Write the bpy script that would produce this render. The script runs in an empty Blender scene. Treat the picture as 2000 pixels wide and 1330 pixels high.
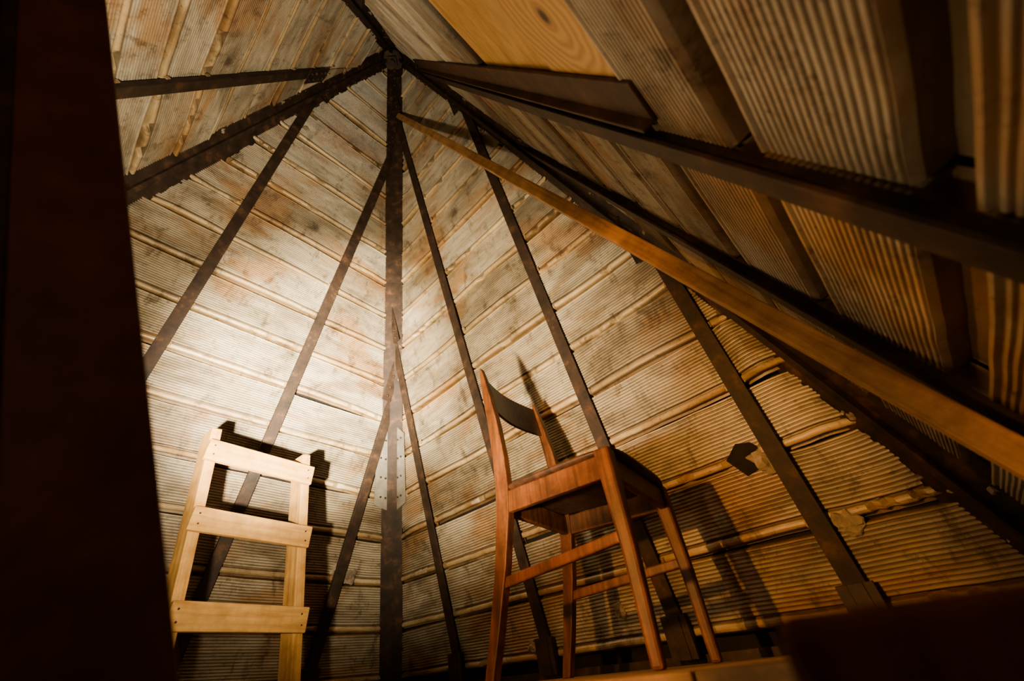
import bpy, bmesh, math, random
from mathutils import Vector, Matrix, noise
random.seed(7)
ZA=5.5                      # apex height
SL=math.radians(71.605); S,C=math.sin(SL),math.cos(SL); CT=C/S
CAM=Vector((-.233,-1.241,ZA-4.527))
def rel(x,y,z): return CAM+Vector((x,y,z))
def ap(x,y,z): return Vector((x,y,z+ZA))
coll=bpy.context.scene.collection
# ------------------------------------------------------------ materials
def newmat(name):
    m=bpy.data.materials.new(name);m.use_nodes=True
    return m,m.node_tree,m.node_tree.nodes['Principled BSDF']
def nd(nt,t,**k):
    n=nt.nodes.new(t)
    for a,b in k.items(): setattr(n,a,b)
    return n
def ramp(nt,stops):
    r=nd(nt,'ShaderNodeValToRGB');e=r.color_ramp.elements
    e[0].position,e[0].color=stops[0][0],(*stops[0][1],1)
    e[1].position,e[1].color=stops[-1][0],(*stops[-1][1],1)
    for p,c in stops[1:-1]:
        x=e.new(p);x.color=(*c,1)
    return r
def coords(nt,scale):
    tc=nd(nt,'ShaderNodeTexCoord');mp=nd(nt,'ShaderNodeMapping');mp.inputs['Scale'].default_value=scale
    nt.links.new(tc.outputs['Object'],mp.inputs['Vector']);return mp.outputs['Vector']
def noi(nt,vec,sc,det=4,rough=.55,dist=0):
    n=nd(nt,'ShaderNodeTexNoise');n.inputs['Scale'].default_value=sc;n.inputs['Detail'].default_value=det
    n.inputs['Roughness'].default_value=rough;n.inputs['Distortion'].default_value=dist
    nt.links.new(vec,n.inputs['Vector']);return n.outputs['Fac']
def mix(nt,fac,a,b,blend='MIX'):
    m=nd(nt,'ShaderNodeMix');m.data_type='RGBA';m.blend_type=blend
    for s,v in ((0,fac),(6,a),(7,b)):
        if isinstance(v,bpy.types.NodeSocket): nt.links.new(v,m.inputs[s])
        else: m.inputs[s].default_value=v if s==0 else (*v,1)
    return m.outputs[2]
def bump(nt,bs,h,st,dist=.002):
    b=nd(nt,'ShaderNodeBump');b.inputs['Strength'].default_value=st;b.inputs['Distance'].default_value=dist
    nt.links.new(h,b.inputs['Height']);nt.links.new(b.outputs[0],bs.inputs['Normal'])
def wood(name,c1,c2,c3,rough=.5,grain=(22,22,1.6),sc=2.2,spec=.4,bm=.25,wear=.8):
    m,nt,bs=newmat(name)
    v=coords(nt,grain);n1=noi(nt,v,sc,6,.6,.6)
    r=ramp(nt,[(.3,c1),(.5,c2),(.72,c3)]);nt.links.new(n1,r.inputs[0])
    v2=coords(nt,(1,1,1));n2=noi(nt,v2,9,6,.7)
    col=mix(nt,.2,r.outputs[0],c2)
    r2=ramp(nt,[(.38,(.45,.42,.38)),(.58,(1,1,1))]);nt.links.new(n2,r2.inputs[0])
    col=mix(nt,wear,col,r2.outputs[0],'MULTIPLY')
    nt.links.new(col,bs.inputs['Base Color']);bs.inputs['Roughness'].default_value=rough
    bs.inputs['Specular IOR Level'].default_value=spec
    bump(nt,bs,n1,bm)
    return m
def mk_tile():
    m,nt,bs=newmat('fired_clay_tile')
    at=nd(nt,'ShaderNodeAttribute');at.attribute_name='tint'
    sp=nd(nt,'ShaderNodeSeparateColor');nt.links.new(at.outputs['Color'],sp.inputs[0])
    v=coords(nt,(1.2,7,6));n1=noi(nt,v,2.4,6,.66,.5)
    rib=ramp(nt,[(.30,(.27,.235,.17)),(.5,(.45,.405,.315)),(.72,(.60,.55,.45))]);nt.links.new(n1,rib.inputs[0])
    rol=ramp(nt,[(.3,(.30,.19,.08)),(.5,(.52,.38,.19)),(.75,(.66,.56,.37))]);nt.links.new(n1,rol.inputs[0])
    col=mix(nt,sp.outputs[1],rib.outputs[0],rol.outputs[0])
    v2=coords(nt,(.8,1.5,1));n2=noi(nt,v2,1.7,6,.62,.6)
    st=ramp(nt,[(.50,(0,0,0)),(.60,(1,1,1))]);nt.links.new(n2,st.inputs[0])
    col=mix(nt,st.outputs[0],col,mix(nt,.72,col,(.38,.20,.06)))
    v5=coords(nt,(.9,2.2,1));n5=noi(nt,v5,2.6,7,.7,.4)
    s5=ramp(nt,[(.38,(.40,.35,.28)),(.53,(1,1,1))]);nt.links.new(n5,s5.inputs[0])
    col=mix(nt,.75,col,s5.outputs[0],'MULTIPLY')
    tr=ramp(nt,[(0,(.50,.46,.40)),(.5,(.84,.81,.76)),(1,(1.0,1.0,1.0))]);nt.links.new(sp.outputs[0],tr.inputs[0])
    col=mix(nt,1.0,col,tr.outputs[0],'MULTIPLY')
    groove_shade=ramp(nt,[(0,(1,1,1)),(1,(.42,.36,.28))]);nt.links.new(sp.outputs[2],groove_shade.inputs[0])  # blue tint channel paints shade into grooves and joints so ribs read
    col=mix(nt,1.0,col,groove_shade.outputs[0],'MULTIPLY')
    v4=coords(nt,(2.0,1,1));n4=noi(nt,v4,5.5,8,.78,.3)
    s4=ramp(nt,[(.36,(.28,.23,.18)),(.47,(1,1,1))]);nt.links.new(n4,s4.inputs[0])
    col=mix(nt,.85,col,s4.outputs[0],'MULTIPLY')
    v3=coords(nt,(1,1,1));n3=noi(nt,v3,38,3,.7)
    sk=ramp(nt,[(.30,(.3,.26,.22)),(.38,(1,1,1))]);nt.links.new(n3,sk.inputs[0])
    col=mix(nt,.7,col,sk.outputs[0],'MULTIPLY')
    nt.links.new(col,bs.inputs['Base Color']);bs.inputs['Roughness'].default_value=.42
    bs.inputs['Specular IOR Level'].default_value=.5
    bump(nt,bs,n3,.2,.002)
    return m
def mk_steel(name,a,b,c,rough=.62,spec=.25):
    m,nt,bs=newmat(name)
    v=coords(nt,(1,1,1));n1=noi(nt,v,14,7,.65)
    r=ramp(nt,[(.3,a),(.55,b),(.74,c)]);nt.links.new(n1,r.inputs[0])
    nt.links.new(r.outputs[0],bs.inputs['Base Color']);bs.inputs['Roughness'].default_value=rough
    bs.inputs['Specular IOR Level'].default_value=spec
    n2=noi(nt,v,90,4,.7);bump(nt,bs,n2,.5,.0015)
    return m
def mk_knot():
    m,nt,bs=newmat('knotty_pine')
    v=coords(nt,(1,1,1))
    d=nd(nt,'ShaderNodeVectorMath',operation='DISTANCE');nt.links.new(v,d.inputs[0]);d.inputs[1].default_value=(-.08,-.02,0)
    n=noi(nt,v,5,3);ad=nd(nt,'ShaderNodeMath',operation='MULTIPLY_ADD');nt.links.new(n,ad.inputs[0]);ad.inputs[1].default_value=.10;nt.links.new(d.outputs['Value'],ad.inputs[2])
    w=nd(nt,'ShaderNodeMath',operation='SINE');ml=nd(nt,'ShaderNodeMath',operation='MULTIPLY');nt.links.new(ad.outputs[0],ml.inputs[0]);ml.inputs[1].default_value=230;nt.links.new(ml.outputs[0],w.inputs[0])
    r=ramp(nt,[(.0,(.50,.27,.07)),(1,(.68,.42,.13))]);
    mr=nd(nt,'ShaderNodeMapRange');nt.links.new(w.outputs[0],mr.inputs[0]);mr.inputs[1].default_value=-1;mr.inputs[2].default_value=1;nt.links.new(mr.outputs[0],r.inputs[0])
    kr=ramp(nt,[(.010,(.07,.025,.008)),(.024,(1,1,1))]);nt.links.new(d.outputs['Value'],kr.inputs[0])
    col=mix(nt,1.0,r.outputs[0],kr.outputs[0],'MULTIPLY');nt.links.new(col,bs.inputs['Base Color']);bs.inputs['Roughness'].default_value=.55
    return m
M_tile=mk_tile()
M_steel=mk_steel('rusty_dark_steel',(.008,.005,.003),(.028,.015,.009),(.10,.045,.018))
M_post=mk_steel('oxide_red_steel',(.05,.014,.008),(.10,.028,.015),(.15,.045,.022))
M_trim=mk_steel('rusty_brown_angle',(.025,.011,.006),(.06,.027,.013),(.13,.06,.026))
M_rustband=mk_steel('rust_streak',(.10,.035,.014),(.25,.10,.035),(.4,.18,.06),.8)
M_gusset=mk_steel('grey_zinc_plate',(.12,.11,.09),(.20,.18,.15),(.28,.25,.20),.5)
M_chair=wood('varnished_beech',(.030,.009,.002),(.100,.030,.005),(.20,.068,.012),.5,spec=.25,bm=.1,wear=1.0)
M_seat=wood('dark_seat_ply',(.015,.006,.003),(.04,.015,.006),(.08,.030,.011),.5,bm=.1,spec=.3,wear=1.0)
M_pine=wood('raw_pine',(.28,.125,.025),(.43,.23,.058),(.55,.33,.095),.6,bm=.12,wear=.6,spec=.2)
M_pole=wood('old_lath',(.20,.09,.02),(.42,.21,.06),(.56,.33,.12),.6,bm=.3)
M_ply=wood('plywood',(.46,.23,.05),(.70,.42,.12),(.80,.55,.2),.55,grain=(3,9,3),sc=2.5,bm=.1,wear=.3)
M_knot=mk_knot()
M_deck=wood('deck_boards',(.10,.05,.02),(.2,.11,.045),(.3,.18,.08),.7,grain=(20,1.5,20),spec=.2)
M_crate=wood('dark_crate_wood',(.04,.014,.008),(.08,.026,.013),(.12,.04,.018),.9,spec=.05)
M_mortar=mk_steel('lime_mortar',(.10,.075,.05),(.26,.21,.15),(.40,.34,.26),.95)
M_back=mk_steel('dark_backing',(.006,.005,.004),(.012,.009,.007),(.02,.015,.011),.9)
def mk_brick():
    m,nt,bs=newmat('sooty_brick');v=coords(nt,(1,1,1))
    b=nd(nt,'ShaderNodeTexBrick');nt.links.new(v,b.inputs['Vector']);b.inputs['Scale'].default_value=4
    b.inputs['Color1'].default_value=(.10,.05,.03,1);b.inputs['Color2'].default_value=(.07,.035,.025,1);b.inputs['Mortar'].default_value=(.12,.1,.08,1)
    nt.links.new(b.outputs[0],bs.inputs['Base Color']);bs.inputs['Roughness'].default_value=.9;return m
M_brick=mk_brick()
# ------------------------------------------------------------ helpers
def obj(name,me,mat=None,parent=None,mw=None):
    o=bpy.data.objects.new(name,me);coll.objects.link(o)
    if mat: me.materials.append(mat)
    if mw is not None: o.matrix_world=mw
    if parent:
        o.parent=parent
        o.matrix_parent_inverse=parent.matrix_world.inverted()
    return o
def empty(name,loc=(0,0,0)):
    o=bpy.data.objects.new(name,None);coll.objects.link(o);o.empty_display_size=.1
    return o
def frame(o,x,y,z):
    return Matrix(((x.x,y.x,z.x,o.x),(x.y,y.y,z.y,o.y),(x.z,y.z,z.z,o.z),(0,0,0,1)))
def bev(o,w,seg=2):
    m=o.modifiers.new('bevel','BEVEL');m.width=w;m.segments=seg;m.limit_method='ANGLE';return o
def boxmesh(boxes):
    me=bpy.data.meshes.new('m');vs=[];fs=[]
    for x0,x1,y0,y1,z0,z1 in boxes:
        b=len(vs)
        vs+=[(x0,y0,z0),(x1,y0,z0),(x1,y1,z0),(x0,y1,z0),(x0,y0,z1),(x1,y0,z1),(x1,y1,z1),(x0,y1,z1)]
        fs+=[tuple(b+i for i in q) for q in ((0,3,2,1),(4,5,6,7),(0,1,5,4),(1,2,6,5),(2,3,7,6),(3,0,4,7))]
    me.from_pydata(vs,[],fs);me.update();return me
def bar(name,a,b,yhint,boxes2d,mat,parent=None,bv=.0):
    z=(b-a);L=z.length;z.normalize();y=(yhint-z*yhint.dot(z)).normalized();x=y.cross(z)
    me=boxmesh([(q[0],q[1],q[2],q[3],0,L) for q in boxes2d])
    o=obj(name,me,mat,parent,frame(a,x,y,z))
    if bv: bev(o,bv)
    return o
def sweep(name,pts,axA,axB,sizes,mat,parent=None,bv=.004):
    vs=[];fs=[]
    O=pts[0]
    for p,(w,d) in zip(pts,sizes):
        for sa,sb in ((-1,-1),(1,-1),(1,1),(-1,1)): vs.append(p-O+axA*(sa*w/2)+axB*(sb*d/2))
    n=len(pts)
    for i in range(n-1):
        for j in range(4):
            k=(j+1)%4;fs.append((4*i+j,4*i+k,4*i+4+k,4*i+4+j))
    fs.append((3,2,1,0));b=4*(n-1);fs.append((b,b+1,b+2,b+3))
    me=bpy.data.meshes.new(name);me.from_pydata([tuple(v) for v in vs],[],fs);me.update()
    bm=bmesh.new();bm.from_mesh(me);bmesh.ops.recalc_face_normals(bm,faces=bm.faces);bm.to_mesh(me);bm.free()
    o=obj(name,me,mat,parent,Matrix.Translation(O))
    if bv: bev(o,bv)
    return o
# ------------------------------------------------------------ roof faces
T0=4.02-.228*18
faces={'north':((0,1),[-.96,-.33,.31,.945]),'east':((1,0),[-.82,-.2,.43,1.01]),'south':((0,-1),[-.68,-.205,.36,.9]),'west':((-1,0),[-1.05,-.48,.15,.78])}
def fmat(o):
    h=Vector((o[1],-o[0],0));up=Vector((-o[0]*C,-o[1]*C,S));n=Vector((-o[0]*S,-o[1]*S,-C))
    return frame(Vector((0,0,ZA)),h,up,n),h,up,n
def ribs(v,v1,nr,amp):
    w=(v1-v)/nr;r=[]
    for i in range(nr):
        r+= [(v,.0,0,1),(v+w*.22,amp,0,0),(v+w*.62,amp,0,0),(v+w*.84,.0,0,1)]  # last value is the painted groove shade
        v+=w
    return r
def profile(side):
    if side=='south':     # these courses show a deep shadow channel with shade painted in instead of a nib
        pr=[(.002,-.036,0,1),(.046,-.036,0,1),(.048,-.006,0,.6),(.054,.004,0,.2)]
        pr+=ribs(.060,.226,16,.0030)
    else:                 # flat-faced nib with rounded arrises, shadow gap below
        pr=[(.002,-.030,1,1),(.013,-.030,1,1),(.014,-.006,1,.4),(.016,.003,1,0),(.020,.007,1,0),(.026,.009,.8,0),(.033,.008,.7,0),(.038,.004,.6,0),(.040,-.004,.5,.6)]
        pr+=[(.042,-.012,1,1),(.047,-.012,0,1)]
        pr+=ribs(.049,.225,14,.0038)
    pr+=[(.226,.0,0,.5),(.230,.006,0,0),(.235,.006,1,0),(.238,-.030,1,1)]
    return pr
def build_face(side):
    PR=profile(side);so=side=='south'
    o,jk=faces[side];mw,h,up,n=fmat(o)
    vs=[];fs=[];tint=[]
    for k in range(1,22):
        tb=T0+.228*k
        if tb>4.52: break
        vb=-tb/S
        if tb<.25: continue
        edges=[-9]+sorted(jk)+[9]
        for a,b in zip(edges[:-1],edges[1:]):
            if so and -.3<a<.3 and 2.95<tb<3.85: continue
            wb=tb*CT
            if a>wb-.02 or b<-wb+.02: continue
            ja=.003+random.random()*.006;jb=.003+random.random()*.006
            dn=random.gauss(0,.0018 if so else .0036);dv=random.gauss(0,.0030);rot=random.gauss(0,.006 if so else .011)
            ta=random.random();g=random.uniform(.02,.06);g2=random.uniform(.02,.06)
            if random.random()<.25: g+=.05
            if random.random()<.25: g2+=.05
            sg=random.gauss(0,.001 if so else .006)
            base=len(vs);ns=17
            chip=[random.uniform(-1,1)*.009 for _ in range(12)]
            notch=set(random.sample(range(1,16),random.choice((1,2,3)))) if random.random()<.35 and not so else set()
            for i,(v,nn,rf,shade) in enumerate(PR):
                vv=vb+v; hw=(-vv*S)*CT
                x0=max(a+ja,-hw+g+chip[i//6%12]);x1=min(b-jb,hw-g2+chip[(i//5+3)%12])
                if x1<x0: x1=x0
                for q in range(ns):
                    x=x0+(x1-x0)*q/(ns-1)
                    xm=(x-(x0+x1)/2)
                    bow=sg*(1-(2*q/(ns-1)-1)**2)
                    n2=nn;w2=0
                    if q in notch and 1<i<10: n2=-.020;w2=.003
                    wob=.0022*noise.noise(Vector((x*9,k*3.1,len(side))))+(.0016*noise.noise(Vector((x*40,k*5.7,a))) if i<11 else 0)
                    vs.append((x,vv+dv+rot*xm+bow*.6+wob+w2,n2+dn+bow))
                    tint.append((ta,float(rf),float(shade),1))
            m=len(PR)
            for i in range(m-1):
                for q in range(ns-1):
                    A=base+i*ns+q;fs.append((A,A+1,A+ns+1,A+ns))
            for q in (0,ns-1):
                bb=len(vs)
                for i in range(m):
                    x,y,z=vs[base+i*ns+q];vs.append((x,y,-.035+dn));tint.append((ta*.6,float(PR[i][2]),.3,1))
                for i in range(m-1):
                    A=base+i*ns+q;B=base+(i+1)*ns+q
                    fs.append((A,B,bb+i+1,bb+i) if q==0 else (B,A,bb+i,bb+i+1))
    me=bpy.data.meshes.new('wall_'+side);me.from_pydata(vs,[],fs);me.update()
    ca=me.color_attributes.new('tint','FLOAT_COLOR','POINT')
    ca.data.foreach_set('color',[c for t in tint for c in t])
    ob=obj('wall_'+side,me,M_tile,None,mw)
    bpy.context.view_layer.update()
    L=4.56/S
    bm=bpy.data.meshes.new('b');bm.from_pydata([(0,0,-.05),(-4.56*CT-.01,-L,-.05),(4.56*CT+.01,-L,-.05)],[],[(0,1,2)])
    obj('backing_'+side,bm,M_back,ob,mw)
    return ob
walls={s:build_face(s) for s in faces}
bpy.context.view_layer.update()
# ------------------------------------------------------------ steel frame
fr=empty('steel_roof_frame')
for side,(o,jk) in faces.items():
    mw,h,up,n=fmat(o)
    for i,u in enumerate(jk):
        t0=max(abs(u)/CT+.10,.5);t1=4.40
        if side=='west' and i==2: t0=1.2
        P=lambda t,u=u:mw@Vector((u,-t/S,0))
        fw=.022 if side=='south' else .029
        bar('jack_rafter_%s_%d'%(side,i),P(t0),P(t1),n,[(-fw,fw,.030,.038),(-.006,.006,.006,.030),(-fw,-fw+.007,.012,.030)],M_steel,fr,.0015)
        a=P(4.38)+n*.045;b=P(4.50)+n*.07
        bar('rafter_foot_%s_%d'%(side,i),a,b,n,[(-.02,.02,-.004,.004),(-.05,-.02,-.03,.004),(.02,.045,-.02,.0)],M_steel,fr,.001)
rv=[]
hipn={(1,1):'northeast',(-1,1):'northwest',(1,-1):'southeast',(-1,-1):'southwest'}
def rivet(p,n,r=.011): rv.append((p,n,r))
for hq,nm in hipn.items():
    d=Vector((hq[0]*CT,hq[1]*CT,-1));inw=Vector((-hq[0],-hq[1],0))
    A=ap(0,0,0)+d*.2;B=ap(0,0,0)+d*4.53
    if nm=='northeast': sec=[(-.068,.068,.055,.067),(-.009,.009,-.04,.055),(-.068,-.056,.02,.055),(.056,.068,.02,.055)]
    else: sec=[(-.092,.092,.045,.057),(-.012,.012,.057,.085),(-.010,.010,-.04,.045),(-.092,-.080,.0,.045),(.080,.092,.0,.045)]
    bar('hip_rafter_'+nm,A,B,inw,sec,M_steel,fr,.002)
    dd=d.normalized();iy=(inw-dd*inw.dot(dd)).normalized();ix=iy.cross(dd)
    if nm!='northeast':
        for t in (.6,.68,.76,1.25,1.33):
            for s in (-.05,.05): rivet(ap(0,0,0)+d*t+ix*s+iy*.058,iy,.012)
for nm,u,(o,hq) in [('n1',.31,((0,1),(1,1))),('n2',.945,((0,1),(1,1))),('n3',-.33,((0,1),(-1,1))),('e1',-.2,((1,0),(1,1))),('e2',-.82,((1,0),(1,1))),('e3',.43,((1,0),(1,-1))),('e4',1.01,((1,0),(1,-1)))]:
    mw,h,up,n=fmat(o)
    t=abs(u)/CT;sg=1 if u>0 else -1
    z0=t-.16;z1=t+.14
    me=boxmesh([(sg*(t*CT)-.085 if sg>0 else -t*CT+.02,sg*(t*CT)-.02 if sg>0 else -t*CT+.085,-z1/S,-z0/S,.05,.056)])
    o2=obj('gusset_'+nm,me,M_steel,fr,mw);bev(o2,.001)
    for dz in (-.1,-.03,.05,.11):
        rivet(mw@Vector((sg*(t*CT-.055),-(t+dz)/S,.058)),n,.010)
mw,h,up,n=fmat((-1,0))
obj('gusset_w',boxmesh([(.10,.21,-1.36/S,-1.14/S,.04,.046)]),M_steel,fr,mw)
for q in (1.17,1.22,1.28,1.33): rivet(mw@Vector((.18,-q/S,.048)),n,.011);rivet(mw@Vector((.13,-q/S,.048)),n,.011)
for o,sg in (((0,1),1),((1,0),-1)):
    mw,h,up,n=fmat(o)
    me=bpy.data.meshes.new('gp');t0,t1=3.12,3.62
    pts=[(sg*(t0*CT-.045),-t0/S),(sg*(t0*CT-.12),-(t0+.08)/S),(sg*(t1*CT-.17),-(t1-.02)/S),(sg*(t1*CT-.045),-t1/S)]
    vs=[(x,y,z) for z in (.022,.028) for x,y in pts]
    me.from_pydata(vs,[],[(0,1,2,3),(7,6,5,4),(0,4,5,1),(1,5,6,2),(2,6,7,3),(3,7,4,0)])
    obj('corner_plate_%s'%('n' if sg>0 else 'e'),me,M_gusset,fr,mw)
    for i in range(4):
        for j in range(2):
            rivet(mw@Vector((sg*((t0+.1+.11*i)*CT-.085-.035*j),-(t0+.1+.11*i)/S,.03)),n,.007)
bm=bmesh.new()
bmesh.ops.create_cone(bm,cap_ends=True,segments=8,radius1=.085,radius2=.055,depth=.10,matrix=Matrix.Translation((0,0,ZA-.26)))
bmesh.ops.create_cone(bm,cap_ends=True,segments=4,radius1=.05,radius2=.05,depth=.04,matrix=Matrix.Translation((0,0,ZA-.33)))
bmesh.ops.create_cone(bm,cap_ends=True,segments=6,radius1=.022,radius2=.022,depth=.05,matrix=Matrix.Translation((0,0,ZA-.36)))
for hq in hipn:
    for q in range(3):
        t=.30+.075*q
        c=Vector((hq[0]*CT*t,hq[1]*CT*t,ZA-t))+Vector((-hq[0],-hq[1],-.6)).normalized()*.07
        bmesh.ops.create_icosphere(bm,subdivisions=2,radius=.018,matrix=Matrix.Translation(c))
me=bpy.data.meshes.new('apex');bm.to_mesh(me);bm.free();obj('apex_collar',me,M_steel,fr)
for hq,nm in hipn.items():
    d=Vector((hq[0]*CT,hq[1]*CT,-1));inw=Vector((-hq[0],-hq[1],0))
    off=.068 if nm=='northeast' else .058
    bar('splice_plate_'+nm,ap(0,0,0)+d*.36,ap(0,0,0)+d*.62,inw,[(-.055,-.016,off,off+.008),(.016,.055,off,off+.008)],M_steel,fr,.002)
bm=bmesh.new()
for p,n,r in rv:
    bmesh.ops.create_icosphere(bm,subdivisions=2,radius=r,matrix=Matrix.Translation(p))
me=bpy.data.meshes.new('rivets');bm.to_mesh(me);bm.free()
for p in me.polygons:p.use_smooth=True
obj('rivets',me,M_steel,fr)
mw,h,up,n=fmat((0,-1))
P=lambda u,t:mw@Vector((u,-t/S,0))
bar('trimmer_angle_south',P(-.125,.75),P(-.125,3.83),n,[(-.042,.042,.006,.014),(-.042,-.034,.006,.036)],M_trim,fr,.002)
w=4.54*CT
for i,(a,b) in enumerate((((-1,1),(1,1)),((1,1),(1,-1)),((1,-1),(-1,-1)),((-1,-1),(-1,1)))):
    a=ap(a[0]*w,a[1]*w,-4.56);b=ap(b[0]*w,b[1]*w,-4.56)
    mid=(a+b)/2;inn=Vector((-mid.x,-mid.y,0))
    bar('ring_beam_%d'%i,a,b,inn,[(-.05,.05,-.02,.0),(-.05,-.038,0,.09)],M_steel,fr,.002)
# ------------------------------------------------------------ plywood and pine board in south slope
def slab(name,u0,u1,t0,t1,n0,n1,mat):
    cu,ctt=(u0+u1)/2,(t0+t1)/2
    me=boxmesh([(u0-cu,u1-cu,-(t1-ctt)/S,(ctt-t0)/S,n0,n1)])
    o=obj(name,me,mat,walls['south'],mw@Matrix.Translation((cu,-ctt/S,0)));bev(o,.001);return o
slab('plywood_panel',-.12,.355,2.92,3.50,-.02,-.005,M_ply)
slab('pine_board',-.12,.355,3.505,3.80,-.018,.002,M_knot)
# ------------------------------------------------------------ mortar lumps
lb={s:bmesh.new() for s in faces}
def lump(side,u,t,r,fl=.5):
    bm=lb[side]
    q=bmesh.ops.create_icosphere(bm,subdivisions=3,radius=r)
    for v in q['verts']:
        c=v.co.copy();k=1+.8*noise.noise(c*(1.2/r)+Vector((u*9,t*7,0)))+.35*noise.noise(c*(3.5/r)+Vector((t,u,3)))
        c*=k;c.z*=fl;v.co=c+Vector((u,-t/S,.004))
for a in [('north',-.30,2.53,.035),('north',-.29,2.50,.02),('east',.96,4.02,.045),('east',1.00,4.06,.03),('east',1.08,4.24,.035),('east',.98,3.99,.025),('north',.92,3.95,.03),('north',1.02,3.98,.035),('east',-1.05,3.55,.025),('east',.2,4.35,.025),('east',-.3,4.42,.03),('north',-.3,1.6,.018),('north',-.31,2.0,.018),('north',-.28,1.4,.022)]:
    lump(*a,.45)
for i in range(130):
    side=random.choice(['north','east','south','west']);t=random.uniform(.7,4.4);sg=random.choice((-1,1))
    lump(side,sg*(t*CT-random.uniform(.02,.06)),t,random.uniform(.012,.028),.5)
for s,bm in lb.items():
    me=bpy.data.meshes.new('mortar_lumps_'+s);bm.to_mesh(me);bm.free();obj('mortar_lumps_'+s,me,M_mortar,walls[s],fmat(faces[s][0])[0])
me=bpy.data.meshes.new('hole_shade');pts=[(.85,-3.985),(.905,-3.945),(.95,-3.955),(.985,-4.0),(.95,-4.035),(.89,-4.05)]
me.from_pydata([(x,y/S,z) for z in (.0,.0085) for x,y in pts],[],[(6,7,8,9,10,11)]+[(i,(i+1)%6,(i+1)%6+6,i+6) for i in range(6)])
obj('tile_gap_shade_patch',me,M_back,walls['east'],fmat((1,0))[0])  # raised dark patch, paints the shade of a hole over the tile
for side,(o,jk) in faces.items():
    if side=='south': continue
    mw2,h,up,n=fmat(o);bx=[]
    for u in jk:
        for k in range(1,21):
            t=T0+.228*k
            if t<abs(u)/CT+.1 or t>4.4: continue
            for sg in (-1,1):
                if random.random()<.3: continue
                L=random.uniform(.006,.014);c=u+sg*.029
                y=-t/S+random.uniform(.0,.008)
                bx.append((min(c,c+sg*L),max(c,c+sg*L),y+.012,y+.036,.004,.020))
    ob=obj('tile_clips_'+side,boxmesh(bx),M_tile,walls[side],mw2);bev(ob,.004,2)
    ca=ob.data.color_attributes.new('tint','FLOAT_COLOR','POINT');ca.data.foreach_set('color',[.3,1,.2,1]*len(ob.data.vertices))
# ------------------------------------------------------------ base walls, floor
hw=1.50
for nm,x0,x1,y0,y1 in (('north',-hw,hw,hw,hw+.2),('south',-hw,hw,-hw-.2,-hw),('east',hw,hw+.2,-hw-.2,hw+.2),('west',-hw-.2,-hw,-hw-.2,hw+.2)):
    obj('wall_%s_base'%nm,boxmesh([(x0,x1,y0,y1,0,.92)]),M_brick)
obj('floor',boxmesh([(-hw-.2,hw+.2,-hw-.2,hw+.2,-.06,0)]),M_deck)
# ------------------------------------------------------------ platform
PZ=CAM.z-.008
pf=empty('wooden_platform')
x0,x1,y0,y1=.32,1.38,-1.15,.10
n=7
for i in range(n):
    a=y0+(y1-y0)*i/n;b=y0+(y1-y0)*(i+1)/n-.004
    bev(obj('board_%d'%i,boxmesh([(x0,x1,a,b,PZ-.03,PZ)]),M_deck,pf),.003)
for i,(x,y) in enumerate(((x0+.04,y0+.04),(x1-.04,y0+.04),(x0+.04,y1-.04),(x1-.04,y1-.04))):
    obj('leg_%d'%i,boxmesh([(x-.03,x+.03,y-.03,y+.03,0,PZ-.03)]),M_deck,pf)
obj('rail',boxmesh([(x0+.02,x1-.02,y0+.02,y0+.05,PZ-.12,PZ-.03),(x0+.02,x1-.02,y1-.05,y1-.02,PZ-.12,PZ-.03)]),M_deck,pf)
# ------------------------------------------------------------ chair
ch=empty('wooden_chair')
sx=Vector((.989,.145,0)).normalized();fx=Vector((.145,-.989,0)).normalized();uz=Vector((0,0,1))
O=Vector((CAM.x+.868,CAM.y+.852,PZ))
def cp(a,b,h): return O+sx*a+fx*b+uz*h*1.03
RW=.362
prof=[(-.075,0,.026),(-.05,.10,.031),(-.02,.24,.038),(-.004,.36,.046),(0,.44,.047),(-.006,.54,.044),(-.022,.66,.039),(-.046,.79,.031),(-.064,.88,.018),(-.070,.915,.006)]
for nm,a in (('near',0),('far',RW)):
    sweep('rear_post_'+nm,[cp(a,b,h) for b,h,_ in prof],sx,fx,[(.030 if h<.8 else .024,w) for b,h,w in prof],M_chair,ch,.005)
for nm,a,sgn in (('near',-.022,-1),('far',RW+.014,1)):
    sweep('front_leg_'+nm,[cp(a+sgn*.008,.358,0),cp(a+sgn*.004,.358,.2),cp(a,.351,.38),cp(a,.349,.440)],sx,fx,[(.027,.027),(.034,.034),(.044,.044),(.045,.045)],M_chair,ch,.007)
def rail(nm,p,q,hz,w,mat=M_chair):
    d=(q-p).normalized();s=uz.cross(d).normalized()
    return sweep(nm,[p,(p+q)/2,q],s,uz,[(w,hz)]*3,mat,ch,.004)
rail('side_apron_near',cp(0,.01,.398),cp(-.022,.345,.398),.062,.02)
rail('side_apron_far',cp(RW,.01,.398),cp(RW+.014,.345,.398),.062,.02)
rail('front_apron',cp(-.01,.352,.398),cp(RW+.01,.352,.398),.062,.02)
rail('rear_apron',cp(0,.0,.398),cp(RW,.0,.398),.062,.02)
rail('side_stretcher_near',cp(0,-.02,.200),cp(-.026,.356,.235),.026,.016)
rail('side_stretcher_far',cp(RW,-.02,.195),cp(RW+.018,.356,.225),.026,.016)
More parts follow.
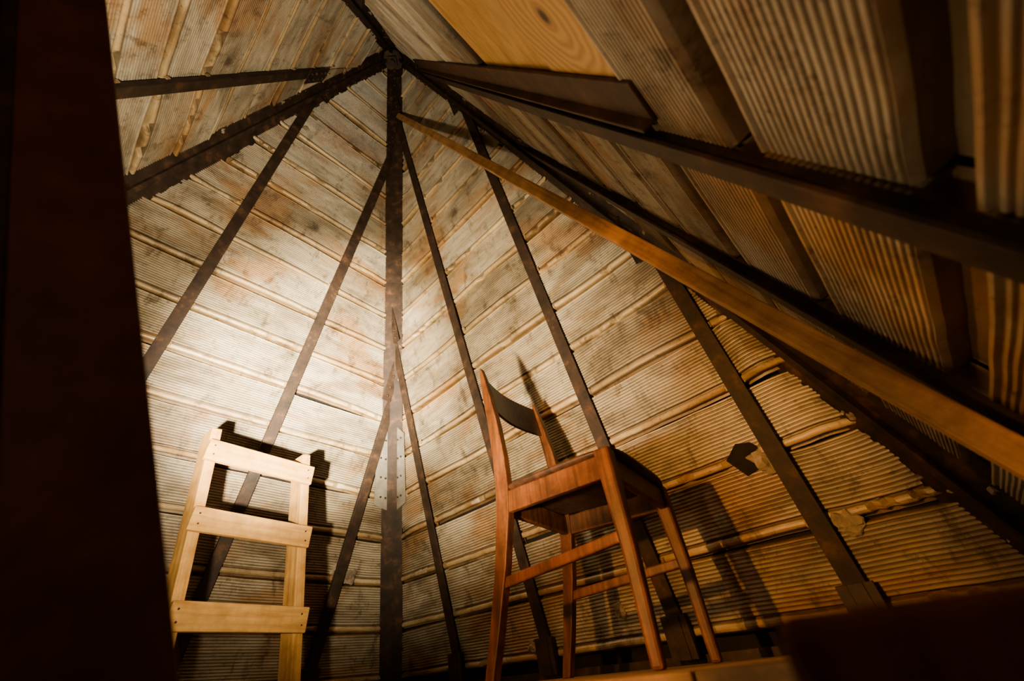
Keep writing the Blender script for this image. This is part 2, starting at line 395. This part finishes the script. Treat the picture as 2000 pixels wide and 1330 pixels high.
def seat():
    nu,nv=22,22;vs=[];fs=[]
    for layer in (0,1):
        for i in range(nu+1):
            for j in range(nv+1):
                u=-1+2*i/nu;v=-1+2*j/nv
                uu,vv=u*math.sqrt(1-.16*v*v*v*v),v*math.sqrt(1-.16*u*u*u*u)
                b=.180+.205*vv;half=(RW/2+.012)+(.024*(vv+1)/2)
                a=RW/2-.003+uu*half
                dish=-.008*(1-u*u)*(1-v*v)
                h=.450+dish if layer else .430+dish
                edge=max(abs(u),abs(v))
                if layer==0 and edge>.99: h+=.006
                if layer==1 and edge>.99: h-=.006
                vs.append(tuple(cp(a,b,h)-O))
    N=(nu+1)*(nv+1)
    for i in range(nu):
        for j in range(nv):
            A=i*(nv+1)+j;q=(A,A+1,A+nv+2,A+nv+1)
            fs.append(tuple(N+x for x in q));fs.append(q[::-1])
    def side(l):
        for x,y in zip(l[:-1],l[1:]): fs.append((x,y,y+N,x+N))
    side([j for j in range(nv+1)]);side([nu*(nv+1)+j for j in range(nv+1)][::-1])
    side([i*(nv+1) for i in range(nu+1)][::-1]);side([i*(nv+1)+nv for i in range(nu+1)])
    me=bpy.data.meshes.new('seat');me.from_pydata(vs,[],fs);me.update()
    bm=bmesh.new();bm.from_mesh(me);bmesh.ops.recalc_face_normals(bm,faces=bm.faces);bm.to_mesh(me);bm.free()
    o=obj('seat',me,M_seat,ch,Matrix.Translation(O))
    for p in me.polygons:p.use_smooth=True
seat()
def back():
    vs=[];fs=[];nu,nv=16,4
    for side in (0,1):
        for i in range(nu+1):
            for j in range(nv+1):
                u=i/nu;h=.750+.135*j/nv
                h+=(.008*math.sin(math.pi*u) if j==nv else 0)
                bb=-.036-.030*(h-.735)/.145
                b=bb-.035*math.sin(math.pi*u)+(.006 if side else -.006)
                vs.append(tuple(cp(-.006+(RW+.012)*u,b,h)-O))
    N=(nu+1)*(nv+1)
    for i in range(nu):
        for j in range(nv):
            A=i*(nv+1)+j;q=(A,A+1,A+nv+2,A+nv+1);fs.append(q[::-1]);fs.append(tuple(N+x for x in q))
    for i in range(nu):
        for j in (0,nv):
            A=i*(nv+1)+j;fs.append((A,A+nv+1,A+nv+1+N,A+N))
    for j in range(nv):
        for i in (0,nu):
            A=i*(nv+1)+j;fs.append((A,A+1,A+1+N,A+N))
    me=bpy.data.meshes.new('backrest');me.from_pydata(vs,[],fs);me.update()
    bm=bmesh.new();bm.from_mesh(me);bmesh.ops.recalc_face_normals(bm,faces=bm.faces);bm.to_mesh(me);bm.free()
    bev(obj('backrest',me,M_seat,ch,Matrix.Translation(O)),.003)
back()
# ------------------------------------------------------------ ladder
ld=empty('wooden_ladder')
def Lp(side,h):
    k=(h-.21)/.54
    l=Vector((CAM.x+.345-.085*k,CAM.y+1.867+.017*k,CAM.z+h));r=Vector((CAM.x+.765-.110*k,CAM.y+1.915+.005*k,CAM.z+h))
    return l if side==0 else r
ax=(Lp(1,.5)-Lp(0,.5)).normalized();dr=(Lp(0,1)-Lp(0,0)).normalized();fw=ax.cross(dr).normalized()
if fw.y<0: fw=-fw
for s,nm in ((0,'left'),(1,'right')):
    a=Lp(s,-CAM.z+.0);b=Lp(s,.90)
    bar('rail_'+nm,a,b,fw,[(-.019,.019,.0,.095)],M_pine,ld,.003)
for i,h in enumerate((-.92,-.64,-.37,-.06,.245,.54,.80)):
    a=Lp(0,h)-ax*.025;b=Lp(1,h)+ax*.025
    bar('rung_%d'%i,a,b,fw,[(-.042,.042,-.021,.0)],M_pine,ld,.003)
bm=bmesh.new()
for h in (-.06,.245,.54,.80):
    for s in (0,1):
        for q in (-.018,.018):
            bmesh.ops.create_icosphere(bm,subdivisions=1,radius=.004,matrix=Matrix.Translation(Lp(s,h+q)-fw*.021))
me=bpy.data.meshes.new('screws');bm.to_mesh(me);bm.free();obj('screws',me,M_steel,ld)
# ------------------------------------------------------------ diagonal pole
a=rel(.85,-.165,.10);b=rel(.455,1.40,3.70)
bar('wooden_pole',a,b,Vector((-1,-.2,-.5)),[(-.022,.022,-.014,.014)],M_pole,None,.003)
# ------------------------------------------------------------ leaning steel post, foreground left
az=math.radians
def pol(a,t,r): return rel(r*math.cos(az(a)),r*math.sin(az(a)),r*t)
p2=pol(77.4,.043,.36);p1=pol(122.6,1.469,.47)
d=(p1-p2).normalized()
base=p2+d*((0-p2.z)/d.z)
k1=0
while True:
    q=p2+d*k1
    if -q.x>(ZA-q.z)*CT-.30: break
    k1+=.02
top=p2+d*k1
mid=(p1+p2)/2
view=(CAM-mid).normalized()
y=(view-d*view.dot(d)).normalized();x=y.cross(d)
Rt=Vector((.66,-.75,-.07))
sgx=1 if x.dot(Rt)>0 else -1
def R2(x0,x1,y0,y1):
    xs=sorted((sgx*x0,sgx*x1));return (xs[0],xs[1],y0,y1)
pst=empty('leaning_steel_post')
bar('flange',base,top,view,[R2(-.070,0,-.012,0)],M_post,pst,.002)
bar('web',base,top,view,[R2(-.30,-.070,-.06,-.05),R2(-.080,-.070,-.06,.0)],M_steel,pst,.002)
bar('rust_strip',base,base+(top-base)*.60,view,[R2(-.115,-.088,-.05,-.035)],M_rustband,pst,.002)
# ------------------------------------------------------------ crate low right
cr=empty('storage_crate')
cz=CAM.z+.010
cx0,cy1=CAM.x+.20,CAM.y+.054
bev(obj('box',boxmesh([(cx0,cx0+.22,cy1-.24,cy1,0,cz-.03)]),M_crate,cr),.004)
bev(obj('lid',boxmesh([(cx0-.006,cx0+.226,cy1-.246,cy1+.006,cz-.03,cz)]),M_crate,cr),.008,4)
# ------------------------------------------------------------ lights
def spot(name,loc,tgt,power,col,ang,blend,rad):
    l=bpy.data.lights.new(name,'SPOT');l.energy=power;l.color=col;l.spot_size=math.radians(ang);l.spot_blend=blend;l.shadow_soft_size=rad
    o=bpy.data.objects.new(name,l);coll.objects.link(o);o.location=loc
    o.rotation_euler=(tgt-loc).to_track_quat('-Z','Y').to_euler();return o
L1=rel(-.06,.56,.08)
spot('work_lamp_beam',L1,ap(.47,.98,-2.96),3900,(1,.83,.56),46,1.0,.022)
spot('work_lamp_wide_beam',L1,ap(.60,.90,-2.9),380,(1,.79,.48),88,1.0,.022)
spot('work_lamp_side_beam',L1+Vector((.02,-.02,0)),ap(1.08,.05,-3.15),470,(1,.76,.43),68,1.0,.020)
spot('work_lamp_upper_beam',L1+Vector((-.02,-.02,.02)),ap(-.80,-.05,-2.2),260,(1,.82,.54),72,1.0,.03)
spot('second_lamp_low_beam',rel(-.28,.47,.36),ap(1.36,-.85,-4.1),450,(1,.44,.09),76,1.0,.025)
pl=bpy.data.lights.new('lamp_spill','POINT');pl.energy=10;pl.color=(1,.66,.33);pl.shadow_soft_size=.03
po=bpy.data.objects.new('lamp_spill',pl);coll.objects.link(po);po.location=L1+Vector((0,0,.03))
pl=bpy.data.lights.new('fill_light','POINT');pl.energy=1.5;pl.color=(1,.62,.35);pl.shadow_soft_size=.03  # unseen weak fill added behind the camera to lift the darks
po=bpy.data.objects.new('fill_light',pl);coll.objects.link(po);po.location=rel(-.55,-.05,.25)
w=bpy.data.worlds.new('world');bpy.context.scene.world=w;w.use_nodes=True
w.node_tree.nodes['Background'].inputs[0].default_value=(.5,.35,.2,1);w.node_tree.nodes['Background'].inputs[1].default_value=.003
# ------------------------------------------------------------ camera
psi,th,ro=[math.radians(v) for v in (41.101,40.471,-6.048)]
F=Vector((math.cos(th)*math.cos(psi),math.cos(th)*math.sin(psi),math.sin(th)))
R0=Vector((math.sin(psi),-math.cos(psi),0));U0=R0.cross(F)
R=R0*math.cos(ro)+U0*math.sin(ro);U=-R0*math.sin(ro)+U0*math.cos(ro)
cam=bpy.data.cameras.new('camera');co=bpy.data.objects.new('camera',cam);coll.objects.link(co)
cam.sensor_width=36;cam.lens=774.6*36/2000;cam.clip_start=.01
co.matrix_world=frame(CAM,R,U,-F)
cam.dof.use_dof=True;cam.dof.focus_distance=1.6;cam.dof.aperture_fstop=2.6
bpy.context.scene.camera=co
